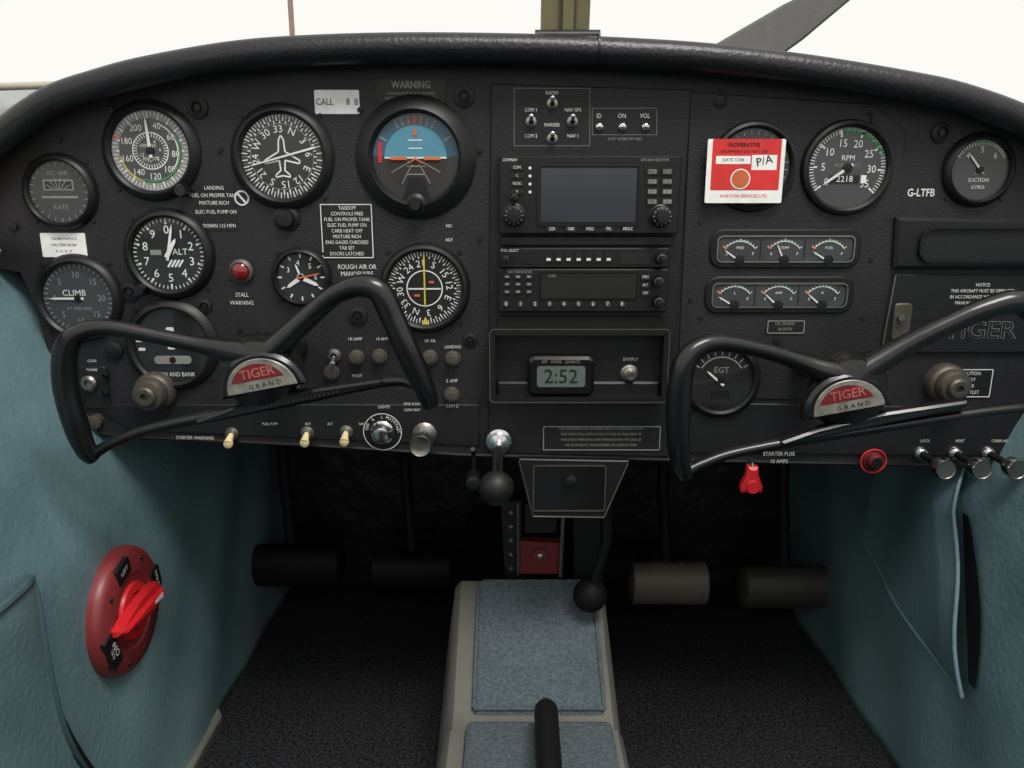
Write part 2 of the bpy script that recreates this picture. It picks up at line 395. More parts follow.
gauge('vertical_speed_indicator',80,298,35,d_vsi,'dialg')
def d_tc(p,R):
    p.prism(rrect(-.62*R,.1*R,.62*R,.22*R,.05*R),Z,Z+.0008,'white'); p.prism(rrect(-.1*R,-.1*R,.1*R,.5*R,.04*R),Z,Z+.001,'white')
    for sg in(-1,1):
        p.flat(rrect(sg*.78*R,.1*R,sg*.95*R,.17*R),Z,'white'); p.flat(rrect(sg*.72*R,-.14*R,sg*.9*R,-.06*R),Z,'white')
    p.prism(rrect(-.5*R,-.5*R,.5*R,-.28*R,.1*R),Z,Z+.001,'dim'); p.disc(0,-.39*R,.09*R,Z+.0015,'ink',16)
    p.text('TURN AND BANK',0,-.8*R,.12*R,Z,'white',0,.8,0)
gauge('turn_coordinator',173,345,37,d_tc)
def d_suc(p,R):
    ticks(p,R,12,0,330,.8,.97,.06); nums(p,R,['3','4','5','6'],-60,90,.6,.24)
    p.needle(0,0,115,.8*R,.2*R,Z+.001,'white'); p.needle(0,0,235,.75*R,.2*R,Z+.001,'white'); p.needle(0,0,-20,.6*R,.1*R,Z+.001,'white');p.needle(0,0,78,.85*R,.07*R,Z+.0015,'orange')
    hub(p,R,.14)
gauge('clock',302,277,24,d_suc)
def d_dg(p,R):
    ticks(p,R,72,0,355,.86,.98,.022); ticks(p,R,36,0,350,.8,.98,.03)
    L=['24','21','S','15','12','E','6','3','N','33','30','W']
    for i,t in enumerate(L):
        a=-38+i*30; ar=math.radians(a); p.text(t,.66*R*math.sin(ar),.66*R*math.cos(ar),.18*R,Z,'white',-a,1,.0)
    p.arc(0,0,.46*R,.49*R,0,360,Z,'white',40)
    p.flat(rrect(-.02*R,-.44*R,.02*R,.9*R),Z+.0006,'yellow'); p.flat(rrect(-.44*R,-.03*R,.44*R,.01*R),Z+.0005,'white')
    for i in range(-3,4):
        if i: p.disc(i*.12*R,-.01*R,.025*R,Z+.0004,'white',8)
    p.prism([(-.09*R,-.98*R),(.09*R,-.98*R),(0,-.76*R)],Z+.0006,Z+.001,'yellow'); p.flat(rrect(.12*R,.14*R,.26*R,.2*R),Z+.0005,'orange')
    p.flat(rrect(-.28*R,-.22*R,-.14*R,-.16*R),Z+.0005,'orange')
gauge('course_deviation_indicator',425,288,37,d_dg,knob=(-.85,-1.0),bw=1.22)
def d_tach(p,R):
    p.arc(0,0,.86*R,.95*R,-10,70,Z,'green'); ticks(p,R,56,-125,130,.86,.97,.02); ticks(p,R,8,-125,130,.78,.97,.045)
    nums(p,R,['0','5','10','15','20','25','30','35'],-125,130,.62,.21)
    p.text('RPM',0,.24*R,.13*R,Z,'white',0,1,.0);p.text('HUNDREDS',0,.06*R,.09*R,Z,'dim',0,1,.0)
    p.prism(rrect(-.42*R,-.38*R,.32*R,-.18*R),Z,Z+.0004,'ink'); p.text('2218',-.05*R,-.28*R,.15*R,Z+.0008,'white')
    p.flat(rrect(.36*R,-.38*R,.5*R,-.18*R),Z+.0008,'white')
    p.needle(0,0,235,.75*R,.08*R,Z+.001,'white'); hub(p,R,.12)
gauge('tachometer',846,168,39,d_tach,'dialg',bw=1.2)
def d_vac(p,R):
    ticks(p,R,21,-60,60,.84,.95,.03); nums(p,R,['4','5','6'],-45,45,.66,.24); p.arc(0,0,.88*R,.94*R,-20,20,Z,'green')
    p.text('INHG',0,-.12*R,.12*R,Z,'dim'); p.text('SUCTION',0,-.34*R,.13*R,Z,'white',0,.9,.0); p.text('GYRO',0,-.58*R,.12*R,Z,'white')
    p.needle(0,0,-40,.7*R,.08*R,Z+.001,'white'); hub(p,R,.12)
gauge('suction_gauge',978,170,29,d_vac,'dialg')
def d_egt(p,R):
    ticks(p,R,9,-60,60,.78,.95,.04,'dim'); p.text('EGT',0,.3*R,.18*R,Z,'dim'); p.arc(0,0,.7*R,.74*R,-60,60,Z,'dim')
    p.needle(0,-.1*R,-50,.6*R,.08*R,Z+.001,'white'); hub(p,R,.12); p.flat(rrect(-.3*R,-.6*R,.3*R,-.35*R),Z,'bez')
gauge('exhaust_temperature_gauge',720,379,32,d_egt)
def d_blank(p,R): ticks(p,R,20,-120,120,.84,.95,.03,'dim')
gauge('manifold_gauge',752,167,37,d_blank,bw=1.2)
p=PB(287,218); s=p.s
p.lathe([(13*s,0),(13*s,.002),(9*s,.004),(8*s,.009),(0,.0095)],0,0,'bez',24); p.done('instrument_light_knob')
p=PB(242,198); s=p.s
p.disc(0,0,7.5*s,.0010,'white',24); p.disc(0,0,5.8*s,.0012,'ink',24); p.tick(0,0,-6*s,6*s,-40,2*s,.0014,'white'); p.done('prohibition_sticker')
p=PB(242,271); s=p.s
p.lathe([(12*s,0),(12*s,.004),(9*s,.006),(8.5*s,.004)],0,0,'bronze',24); p.lathe([(8.5*s,.003),(8*s,.007),(4*s,.010),(0,.011)],0,0,'lampred',24); p.done('stall_warning_lamp')
def cluster(u0,v0,u1,v1,need):
    p=PB((u0+u1)/2,(v0+v1)/2); s=p.s
    p.prism(p.rr(u0-7,v0-7,u1+7,v1+7,13),0,.005,'bez',.0015)
    p.frame(p.rr(u0-1,v0-1,u1+1,v1+1,6),1.6*s,.005,.0068,'steel')
    p.flat(p.rr(u0+1,v0+1,u1-1,v1-1,6),.0053,'dialg')
    w=(u1-u0)/3
    for i in range(3):
        x,y=p.q(u0+w*(i+.5),v1-1,.005); y-=1*s
        p.arc(x,y,19*s,19.8*s,-50,50,.0056,'white',16)
        for k in range(11): p.tick(x,y,19*s,(22.5 if k%5==0 else 21)*s,-50+10*k,.7*s,.0057,'white')
        p.arc(x,y,20*s,21.2*s,-15,25,.0056,'green',10); p.tick(x,y,18*s,23*s,-48,1.4*s,.0058,'orange')
        p.needle(x,y,need[i],19*s,1.8*s,.006,'white',0)
        p.lathe([(5*s,.0056),(5*s,.007),(0,.0075)],x,y+1*s,'bez',14)
        p.text('0',x-13*s,y+7*s,3*s,.0057,'white'); p.text('F',x+13*s,y+7*s,3*s,.0057,'white')
        p.text([['PRES','TEMP','FUEL'],['L','AMP','R']][v0>270][i],x,y+13*s,2.6*s,.0057,'white')
        if i: 
            xx,_=p.q(u0+w*i,v0,.005); p.flat(rrect(xx-.5*s,-10*s,xx+.5*s,10*s),.0056,'bez')
    p.done('engine_gauge_cluster')
cluster(717,236,850,261,(-55,-25,-60)); cluster(712,283,843,306,(-60,-48,-50))
p=PB(745,170,-0.011)
p.prism(p.rr(708,139,781,203,1.5),0,.0006,'paper'); p.prism(p.rr(713,139,778,190,1),.0006,.0009,'cardred')
p.text('INOPERATIVE',*p.q(744,145),4.0*p.s,.0012,'ink',0,.9,.02)
p.text('EQUIPMENT DO NOT USE',*p.q(744,151.5),2.8*p.s,.0012,'ink')
p.flat(p.rr(716,156,750,164),.0011,'paper'); p.text('DATE 12/04',*p.q(733,160),3*p.s,.0013,'ink'); p.flat(p.rr(752,155,776,170),.001,'paper'); p.text('P/A',*p.q(764,161),8*p.s,.0013,'ink',14)
x,y=p.q(740,179); p.disc(x,y,10*p.s,.0012,'paper',28); p.disc(x,y,8.8*p.s,.0014,'brown',28)
p.text('AVIATION SERVICES LTD',*p.q(743,196),3*p.s,.0009,'cardred')
p.done('inoperative_tag')
# ---------------------------------------------------------------- radios
def radio_shell(p,u0,v0,u1,v1,d=.014): p.prism(p.rr(u0,v0,u1,v1,2,d),.0035,d,'bez',.0012)
def knob2(p,u,v,r,d,m='gloss'):
    x,y=p.q(u,v,d); s=p.s
    p.lathe([(r*s*1.15,d),(r*s*1.15,d+.002),(r*s,d+.003),(r*s*.95,d+.011),(r*s*.7,d+.012),(r*s*.62,d+.02),(0,d+.0205)],x,y,m,24)
    for a in range(0,360,30): p.tick(x,y,r*s*.7,r*s*.92,a,r*s*.08,d+.0122,'dim')
D=.014
p=PB(588,195); radio_shell(p,499,156,678,234)
p.frame(p.rr(537,164,639,226,3,D),2*p.s,D,D+.0015,'gloss'); p.flat(p.rr(541,168,635,222,0,D),D+.0006,'screen')
for i in range(5): p.prism(p.rr(546+i*19,226.5,558+i*19,231.5,1,D),D,D+.0015,'sub'); p.t(['CDI','OBS','MSG','FPL','PROC'][i],552+i*19,229,3.4,D+.0018)
for j in range(4):
    for i in range(2):
        p.prism(p.rr(646+i*15,168+j*10,658+i*15,175+j*10,1,D),D,D+.002,'sub'); p.flat(p.rr(648+i*15,169.5+j*10,656+i*15,173.5+j*10,0,D),D+.0021,'dim'); p.t(['RNG','MENU','ENT','CLR','-D>','V','ON','<>'][j*2+i],652+i*15,171.5+j*10,3,D+.0023,'ink')
for j in range(4):
    p.prism(p.rr(510,165+j*8,524,170+j*8,1,D),D,D+.0015,'sub');p.t(['COM','C','VLOC','V'][j],517,167.5+j*8,3,D+.0018); p.disc(*p.q(530,168+j*8,D),1.5*p.s,D+.0006,'white',10)
p.t('COMNAV',510,160,3,D+.0003); p.t('GPS NAV RECEIVER',655,160,3,D+.0003,'dim')
knob2(p,514,215,10,D,'bez'); knob2(p,660,216,10,D,'bez'); knob2(p,514,197,3.5,D,'bez')
p.done('gps_navigator')
p=PB(585,255); radio_shell(p,500,236,672,246,.010); radio_shell(p,499,248,669,268,.013)
p.t('PULL SELECT',510,250.5,2.8,.0133)
for i in range(7): p.prism(p.rr(545+i*10,252,552+i*10,262,1,.013),.013,.0145,'sub'); p.flat(p.rr(546.5+i*10,258,550.5+i*10,260.5,0,.013),.0147,'white')
p.frame(p.rr(512,253,538,264,2,.013),.6*p.s,.013,.0133,'bez')
p.prism(p.rr(620,252,650,264,2,.013),.013,.0138,'ink')
knob2(p,506,258,3.5,.013,'bez'); knob2(p,660,258,5,.013,'bez'); p.done('audio_selector_panel')
p=PB(585,288); radio_shell(p,498,269,667,312)
p.prism(p.rr(541,273,636,298,2,D),D,D+.0008,'ink'); p.frame(p.rr(540,272,637,299,2,D),1*p.s,D,D+.0014,'gloss')
p.t('COM',552,276,3,D+.001,'dim'); p.t('NAV TRANSCEIVER',520,272,2.6,D+.0003,'dim')
for j in range(3):
    for i in range(3): p.prism(p.rr(503+i*11,274+j*7.5,511+i*11,279+j*7.5,1,D),D,D+.0015,'sub'); p.flat(p.rr(505+i*11,275.5+j*7.5,509+i*11,277.5+j*7.5,0,D),D+.0017,'dim')
for i in range(9): x,y=p.q(506+i*14.5,304,D); p.lathe([(3*p.s,D),(2.6*p.s,D+.002),(0,D+.0022)],x,y,'bronze',12); p.t(str(i),506+i*14.5,304,4,D+.0026)
for j in range(3): p.prism(p.rr(641,274+j*8,650,280+j*8,1,D),D,D+.0015,'sub'); p.t(['STBY','ALT','OFF'][j],645.5,277+j*8,2.8,D+.0017)
knob2(p,657,281,5,D,'bez');knob2(p,657,301,5,D,'bez'); p.done('transponder_radio')
p=PB(580,320); p.prism(p.rr(497,316,664,327,1,.006),.0035,.006,'bez',.001); p.done('stack_blanking_plate')
p=PB(578,365,-0.0035)
p.frame(p.rr(489,329,667,403,5,.02),6*p.s,0,.022,'bez'); p.frame(p.rr(489,329,667,403,5,.022),1.0*p.s,.0215,.0224,'bronze')
p.flat(p.rr(494,333,662,399,2,.0),.001,'sub')
p.prism(p.rr(497,383,660,400,2,.016),.001,.012,'bez',.002)
p.prism(p.rr(528,357,594,396,7,.02),.001,.02,'gloss',.003)
p.prism(p.rr(537,366,585,387,3,.02),.02,.0205,'lcd')
p.text('2:52',*p.q(561,377,.0205),15*p.s*.93,.0209,'ink',0,1,.0)
p.text('SET   MODE   QUARTZ',*p.q(561,362,.0205),2.6*p.s,.0206,'dim')
p.done('digital_clock')
p=PB(629,373,-.0045); s=p.s
p.lathe([(9*s,0),(9*s,.003),(7*s,.004),(7*s,.008),(5*s,.009),(5*s,.014),(3.4*s,.0142),(3.2*s,.010),(0,.010)],0,0,'steel',20); p.text('ENTPLY',1*s,14*s,3*s,.0005,'white'); p.done('headphone_jack')
# ---------------------------------------------------------------- switches
def toggle(name,u,v,tip='chrome',L=.013,down=True,r=4.5,d=0.0,fat=1.0):
    p=PB(u,v); s=p.s
    p.lathe([(r*1.35*s,d),(r*1.35*s,d+.0015),(r*s,d+.002),(r*s,d+.0045),(r*.6*s,d+.005)],0,0,'steel',16)
    k=-1 if down else 1
    p.tube([(0,0,d+.003),(0,k*L*.25,d+.003+L*.5),(0,k*L*.45,d+L)],[r*.35*s*fat,r*.5*s*fat,r*.65*s*fat],tip,12)
    rr=r*.65*s*fat
    p.lathe([(rr,d+L-.0015),(rr*.9,d+L+.001),(rr*.5,d+L+.002),(0,d+L+.0023)],0,k*L*.45,tip,12)
    return p.done(name)
toggle('toggle_switch',335,355,'chrome',.013,True,5,.001)
for u,v in [(233,436),(308,435),(347,434)]:
    toggle('toggle_switch',u,v-3,'cream',.015,True,5,d=.002,fat=1.45)
def breaker(u,v,r=7):
    p=PB(u,v); s=p.s
    p.lathe([(r*1.2*s,0),(r*1.2*s,.003),(r*.95*s,.0035),(r*.95*s,.009),(r*.6*s,.0095),(r*.6*s,.011),(0,.0112)],0,0,'bronze',18); p.done('circuit_breaker')
for u,v in [(357,357),(380,356),(430,357),(453,358),(452,394),(332,372)]: breaker(u,v,6.5)
for u,v in [(552,104),(531,122),(572,122),(552,139)]:
    toggle('avionics_toggle',u,v,'chrome',.010,False,4,d=.0035)
p=PB(552,121); 
for t,u,v in [('COM 1',531,110),('COM 2',531,136),('NAV GPS',573,110),('RADIO',552,93),('NAV 1',573,136),('MARKER',552,125)]: p.t(t,u,v,3.8,.0037)
for u in (599,622,645): p.lathe([(4*p.s,.0035),(4*p.s,.006),(2.4*p.s,.0075),(0,.0078)],*p.q(u,127),'chrome',14)
for t,u in (('ID',599),('ON',622),('VOL',645)): p.t(t,u,116,4.8,.0037)
p.frame(p.poly([(514,88),(590,88),(590,146),(514,146)],.0035),.4*p.s,.0035,.0036,'dim'); p.frame(p.poly([(592,108),(657,108),(657,135),(592,135)],.0035),.4*p.s,.0035,.0036,'dim')
p.t('COM  INTERCOM  NAV',625,139,3,.0037,'dim')
p.done('audio_switch_placard')
p=PB(383,431); s=p.s
p.lathe([(20*s,.002),(20*s,.0028),(0,.003)],0,0,'bez',36); p.arc(0,0,18.5*s,19.3*s,0,360,.0032,'white',40)
for a,t in ((-70,'OFF'),(-35,'R'),(0,'L'),(35,'BOTH'),(72,'START')): ar=math.radians(a); p.text(t,15.5*s*math.sin(ar),15.5*s*math.cos(ar),3*s,.0034,'white',-a)
p.lathe([(12*s,.003),(12*s,.006),(9*s,.009),(7*s,.014),(5.5*s,.0145),(0,.0145)],0,0,'chrome',28); p.flat(rrect(-.8*s,-3.5*s,.8*s,3.5*s),.0148,'ink'); p.done('ignition_switch')
def pushpull(name,u,v,R,L,m1='chrome',collar=1.1,y=0.0,rod='bez'):
    p=PB(u,v,y); s=p.s
    p.lathe([(R*collar*s,0),(R*collar*s,.005),(R*collar*.7*s,.008),(R*.38*s,.009)],0,0,m1,24)
    p.lathe([(R*.38*s,.007),(R*.32*s,L*.76)],0,0,rod,16)
    p.lathe([(R*.3*s,L*.74),(R*.9*s,L*.76),(R*s,L*.82),(R*s,L*.96),(R*.9*s,L)],0,0,m1,28)
    p.lathe([(R*.9*s,L),(R*.84*s,L-.0006),(R*.3*s,L-.001),(0,L-.001)],0,0,'steel',28)
    return p.done(name)
pushpull('mixture_knob',425,433,11,.045,'steel')
for u in (919,953,986): pushpull('vent_control_knob',u,452,10,.055,'chrome',.72)
p=PB(499,438,-.0035); s=p.s
p.lathe([(14*s,0),(14*s,.008),(12.5*s,.012),(10*s,.013),(10*s,.022),(5*s,.024),(4.5*s,.12),(7*s,.122),(8*s,.128)],0,0,'chrome',28)
br=.0155; p.lathe([(br*math.sin(a),.143-br*math.cos(a)) for a in [math.pi*i/14 for i in range(1,14)]]+[(0,.143+br)],0,0,'rub',28)
p.done('throttle_knob')
p=PB(473,482,-.02); p.lathe([(7*p.s,-.02),(7*p.s,.004),(5*p.s,.005),(0,.005)],0,0,'bez',20); p.tube([(0,0,-.02),(0,.025,-.02),(0,.035,-.004)],.0025,'bez',8); p.done('primer_knob')
for u,v in ((158,390),(943,382)):
    p=PB(u,v); s=p.s
    p.lathe([(20*s,0),(20*s,.010),(18*s,.014),(16.5*s,.015),(16.5*s,.022),(14*s,.026),(10*s,.027),(10*s,.031),(8*s,.033),(4*s,.033),(3*s,.029),(0,.029)],0,0,'bronze',30)
    p.done('cabin_air_vent')
p=PB(96,384); s=p.s; p.prism(p.rr(78,366,112,408,3),0,.003,'sub',.0008)
for u,v,r in ((92,382,8),(108,374,3),(108,392,3),(84,400,3)): p.lathe([(r*s,.003),(r*s,.007),(r*.7*s,.009),(r*.5*s,.009),(r*.45*s,.005),(0,.005)],*p.q(u,v),'steel' if r>5 else 'bez',18)
p.t('PHONE',92,370,3,.0032); p.done('headset_socket_plate')
p=PB(96,384); s=p.s
p.lathe([(9*s,0),(9*s,.004),(5*s,.006),(0,.006)],*p.q(115,350),'bez',18); p.done('dimmer_knob')
p=PB(98,420); p.lathe([(7*p.s,.0),(7*p.s,.009),(4*p.s,.010),(0,.010)],0,0,'bronze',18); p.done('microphone_jack')
p=PB(749,464); s=p.s
p.lathe([(4*s,.0),(4*s,.012),(0,.013)],0,-2*s,'steel',18)
p.prism([(-10*s,-25*s),(10*s,-25*s),(11*s,-19*s),(6*s,-7*s),(5*s,2*s),(-5*s,2*s),(-6*s,-7*s),(-11*s,-19*s)],.008,.018,'red',.003)
p.lathe([(7*s,.018),(6*s,.021),(0,.021)],0,-18*s,'red',18); p.tube([(0,4*s,0),(0,4*s,.012),(0,0,.014)],.0015,'steel',8); p.done('starter_fuse_pull')
p=PB(872,458); s=p.s
p.lathe([(10*s,0),(10*s,.003),(8*s,.004),(8*s,.010),(6*s,.013),(0,.013)],0,-1*s,'dkred',20); p.disc(0,-1*s,5.5*s,.0134,'bez',20)
p.tube([(12.5*s*math.cos(a),-2*s+12*s*math.sin(a),.004) for a in [2*math.pi*i/28 for i in range(28)]],.0009,'cardred',8,closed=True); p.done('cigar_lighter')
p=PB(975,300); s=p.s
p.prism(p.poly([(893,217),(1048,220),(1052,268),(890,268)]),0,.009,'bez',.003)
p.frame(p.rr(920,227,1046,263,14,.009),2*s,.009,.013,'gloss'); p.flat(p.rr(922,229,1044,261,13,.009),.0094,'sub'); p.done('map_light_housing')
p=PB(975,310); s=p.s
p.prism(p.poly([(892,273),(1066,276),(1058,352),(878,352)]),0,.005,'sub',.0015)
p.prism(p.rr(894,303,907,341,4,.005),.005,.009,'bronze',.001); p.lathe([(3.4*s,.009),(3.4*s,.014),(0,.0145)],*p.q(900,318,.009),'steel',14)
for i,t in enumerate(['NOTICE','THIS AIRCRAFT MUST BE OPERATED','IN ACCORDANCE WITH THE FLIGHT','MANUAL MAX WEIGHT 2400 LB']): p.t(t,983,285+i*6,3.6,.0055)
p.t('TIGER',980,331,17,.0056,'dim',bold=.02,sx=1.1,k=1); p.t('TIGER',980,331,17,.0059,'sub',sx=1.1,k=1)
p.tube([(*p.q(893,275),.006),(*p.q(879,350),.006)],.0008,'steel',6)
p.done('glove_box_door')
# ---------------------------------------------------------------- control yokes
def yoke(loop_px,bot_px,hub_px,badge,YY=-.115):
    o=on_y(*hub_px,YY); p=B()
    def L(u,v,dz=0.0):
        q=on_y(u,v,YY-dz)-o; return Vector((q.x,q.z,dz))
    lp=[L(u,v,d) for u,v,r,d in loop_px]; rad=[r for _,_,r,_ in loop_px]
    c=catmull(lp,7); rr=[x.x for x in catmull([Vector((r,0,0)) for r in rad],7)]
    sc=mpp(*hub_px,YY)
    p.tube(c,[r*sc for r in rr],'gloss',14)
    c=catmull([L(u,v,d) for u,v,d in bot_px],6); p.tube(c,7.2*sc,'gloss',12,sx=1.0,sy=.8)
    p.lathe([(.012,-.115),(.012,-.03),(.022,-.025),(.034,-.012),(.036,.0),(.030,.012),(.016,.018),(0,.019)],0,0,'gloss',36)
    cu,cv,r=badge; bc=L(cu,cv,.016); 
    a0=math.radians(12)
    hp=[(bc.x+r*sc*1.2*math.cos(a0+math.pi*i/24),bc.y+r*sc*1.12*math.sin(a0+math.pi*i/24)) for i in range(25)]
    p.prism(hp,.004,.018,'gloss',.003)
    hp=[(bc.x+r*sc*.97*math.cos(a0+math.pi*i/24),bc.y+3*sc+r*sc*.87*math.sin(a0+math.pi*i/24)) for i in range(25)]
    p.prism(hp,.018,.0195,'badge',.0005)
    hp=[(bc.x-2*sc+r*sc*.78*math.cos(a0+math.radians(20)+math.radians(140)*i/20),bc.y+5*sc+r*sc*.68*math.sin(a0+math.radians(20)+math.radians(140)*i/20)) for i in range(21)]
    p.prism(hp,.0195,.0197,'dkred')
    p.text('TIGER',bc.x-4*sc,bc.y+r*sc*.56,9*sc,.0201,'badgered',12,1.0,.06); p.text('TIGER',bc.x-4*sc,bc.y+r*sc*.56,9*sc,.0203,'badge',12,1.0,-.01)
    p.text('G R A N D',bc.x+3*sc,bc.y+r*sc*.24,4.5*sc,.0201,'ink',12,1.1,.0)
    a=L(cu-r*1.85,cv+r*.86,.010); bb=L(cu+r*3.3,cv-r*.25,.010)
    d=(bb-a).normalized(); nn=Vector((-d.y,d.x,0)); 
    pts=[a-nn*2*sc,bb-nn*3*sc,bb+nn*4*sc,a.lerp(bb,.55)+nn*10*sc,a.lerp(bb,.2)+nn*8*sc,a+nn*3*sc]
    p.prism([(q.x,q.y) for q in pts],.002,.013,'gloss',.002)
    a=a.lerp(bb,.15);e=a.lerp(bb,.75)
    for i in range(26):
        q=a+(e-a)*(i+1)/27+nn*2*sc; p.flat(rrect(q.x-.3*sc,q.y-1.3*sc,q.x+.3*sc,q.y+1.3*sc),.0133,'bronze')
    return p.finish('control_yoke',o)
yoke([(262,356,15,.004),(235,352,13,.004),(205,346,9,.003),(160,337,8,.006),(110,328,8.5,.010),(80,333,10,.014),(66,350,11.5,.016),(66,385,12.5,.016),(76,425,12,.016),(86,450,10,.013),(94,460,7,.010)],
     [(92,455,.011),(112,443,.008),(150,429,.004),(215,415,.002),(300,399,.002),(370,384,.002),(405,381,.004),(424,392,.008)],(262,372),(264,392,36))
def arm(yk,px,YY=-.115):
    p=B(); o=yk.location
    c=catmull([on_y(u,v,YY-d)-o for u,v,r,d in px],7); rr=[x.x for x in catmull([Vector((r,0,0)) for _,_,r,_ in px],7)]
    sc=mpp(px[0][0],px[0][1],YY)
    p.tube([Vector((q.x,q.z,-q.y)) for q in c],[r*sc for r in rr],'gloss',14)
    ob=p.finish('right_horn',o); 
    bpy.context.view_layer.update(); ob.parent=yk; ob.matrix_parent_inverse=yk.matrix_world.inverted()
y1=bpy.data.objects['control_yoke']
arm(y1,[(262,360,14,.004),(285,340,13,.004),(312,314,11,.006),(335,295,10.5,.010),(358,286,11,.014),(379,291,12,.016),(393,318,12,.016),(408,352,12,.016),(424,388,11,.013),(431,406,8,.010)])
y2=yoke([(858,378,15,.004),(828,372,13,.004),(800,362,9,.003),(765,351,8,.006),(722,343,8.5,.010),(698,348,10,.014),(684,364,11.5,.016),(679,395,12.5,.016),(678,435,12,.016),(681,462,10,.013),(686,477,7,.010)],
     [(684,472,.011),(700,464,.008),(735,452,.004),(810,438,.002),(900,424,.002),(990,411,.002),(1040,408,.004),(1062,418,.008)],(848,390),(848,413,36))
arm(y2,[(848,380,14,.004),(875,364,13,.004),(905,346,11,.006),(945,326,10.5,.010),(985,309,11,.014),(1020,303,12,.016),(1044,325,12,.016),(1058,365,12,.016),(1068,405,11,.013),(1070,432,8,.010)])
# ---------------------------------------------------------------- cabin shell
def interp(T,z):
    for (a,b),(c,d) in zip(T,T[1:]):
        if z<=c: 
            k=(z-a)/(c-a); k=max(0,min(1,k)); return b+(d-b)*k
    return T[-1][1]
LW=[(0,-.40),(.2,-.405),(.36,-.415),(.45,-.44),(.55,-.485),(.635,-.53)]
RW=[(0,.475),(.2,.485),(.36,.50),(.45,.53),(.55,.575),(.66,.62)]
def wall(name,T,zt,sgn):
    b=B()
    def fn(a,c):
        y=-1.0+1.52*a; z=zt*c
        x=interp(T,z)+.004*math.sin(y*17+z*5)*math.sin(z*9)+.002*math.sin(y*31-z*23)
        return (x,y,z)
    b.grid(fn,90,45,'teal'); ob=b.finish(name,rot=(0,0,0)); 
    m=ob.modifiers.new('thickness','SOLIDIFY'); m.thickness=.012; m.offset=1.0 if sgn>0 else -1.0
    return ob
wall('wall_left',LW,.635,-1); wall('wall_right',RW,.66,1)
b=B(); b.prism(rrect(-.62,-1.0,.72,.52),-.02,0,'carpet'); b.finish('floor',rot=(0,0,0))
b=B(); b.prism(rrect(-.60,-.02,.68,.80),0,.015,'fw'); b.finish('wall_firewall',loc=(0,.52,0))
b=B(); b.prism([(-.402,-.40),(-.392,-.40),(-.390,.12),(-.402,.14)],0,.012,'beige',.002); b.finish('baseboard_left',rot=(0,0,0))
b=B(); b.prism([(-.60,.632),(-.505,.632),(-.500,.640),(-.505,.650),(-.60,.652)],0.0,.85,'tan',.003); b.finish('canopy_rail',loc=(0,-.02,0))
b=B(); b.prism([(.595,.655),(.70,.655),(.70,.675),(.60,.673)],0.0,.85,'tan',.003); b.finish('canopy_rail',loc=(0,-.02,0))
b=B(); q=on_y(-40,84,.06); r_=on_y(72,80,.06)
b.tube([(q.x-.06,.06,q.z-.004),(q.x,.06,q.z-.004),(r_.x,.12,r_.z+.004)],.004,'tan',10)
b.add([(q.x-.08,.07,.60),(r_.x,.12,.70),(r_.x,.12,r_.z),(q.x-.08,.07,q.z-.008)],[(0,1,2,3)],'pale'); b.finish('windshield_frame',rot=(0,0,0))
b=B(); zb=on_y(565,36,.03).z; xl=on_y(541,20,.03).x; xr=on_y(589,20,.03).x; w=xr-xl
def post(x0,x1,y0,m):
    vs=[]
    for z,y in ((zb-.012,.03),(zb+.35,.03-.10)):
        for x,yy in ((x0,y+y0),(x1,y+y0),(x1,y+.02),(x0,y+.02)): vs.append((x,yy,z))
    b.add(vs,[(0,1,5,4),(1,2,6,5),(2,3,7,6),(3,0,4,7),(4,5,6,7),(3,2,1,0)],m)
post(xl,xr,0,'olive'); post(xl+w*.38,xl+w*.72,-.003,'olived'); post(xl+w*.44,xl+w*.66,-.005,'olive')
b.tube([(xl-.006,.02,zb-.002),(xr+.01,.02,zb-.002)],.006,'bez',10); b.finish('windshield_center_post',rot=(0,0,0))
b=B()
def cow(a,c):
    y=.535+.72*a; th=2*math.pi*c; k=1-.25*a**3
    ex=lambda t:math.copysign(abs(t)**.6,t)
    return (.04+.44*k*ex(math.cos(th)),y,.42+.30*k*ex(math.sin(th)))
b.grid(cow,14,40,'pale'); b.finish('engine_cowling',rot=(0,0,0))
PYY=1.36; hc=on_y(541,186,PYY); tip=on_y(829+72*4,0-47*4,PYY); dr=Vector((tip.x-hc.x,tip.z-hc.z)).normalized()
b=B()
for sg in (1,-1):
    d=dr*sg; nn=Vector((-d.y,d.x))
    W=[(0,.03),(.12,.05),(.3,.064),(.5,.063),(.75,.05),(.9,.03),(.93,.0)]
    a=[d*t+nn*w for t,w in W]; c=[d*t-nn*w for t,w in W[:-1]][::-1]
    P=[tuple(q) for q in a+c]; 
    A=sum(P[i-1][0]*P[i][1]-P[i][0]*P[i-1][1] for i in range(len(P)))
    b.prism(P if A>0 else P[::-1],-.008,.012,'prop',.006)
b.lathe([(.07,.10),(.12,.0),(.12,-.04),(.08,-.12),(0,-.2)],0,0,'pale',30)
b.finish('propeller',loc=hc)
b=B(); q=on_y(292,30,5.0); b.tube([(q.x,5,-1),(q.x,5,6)],.018,'pole',10); b.finish('hangar_pole',rot=(0,0,0))
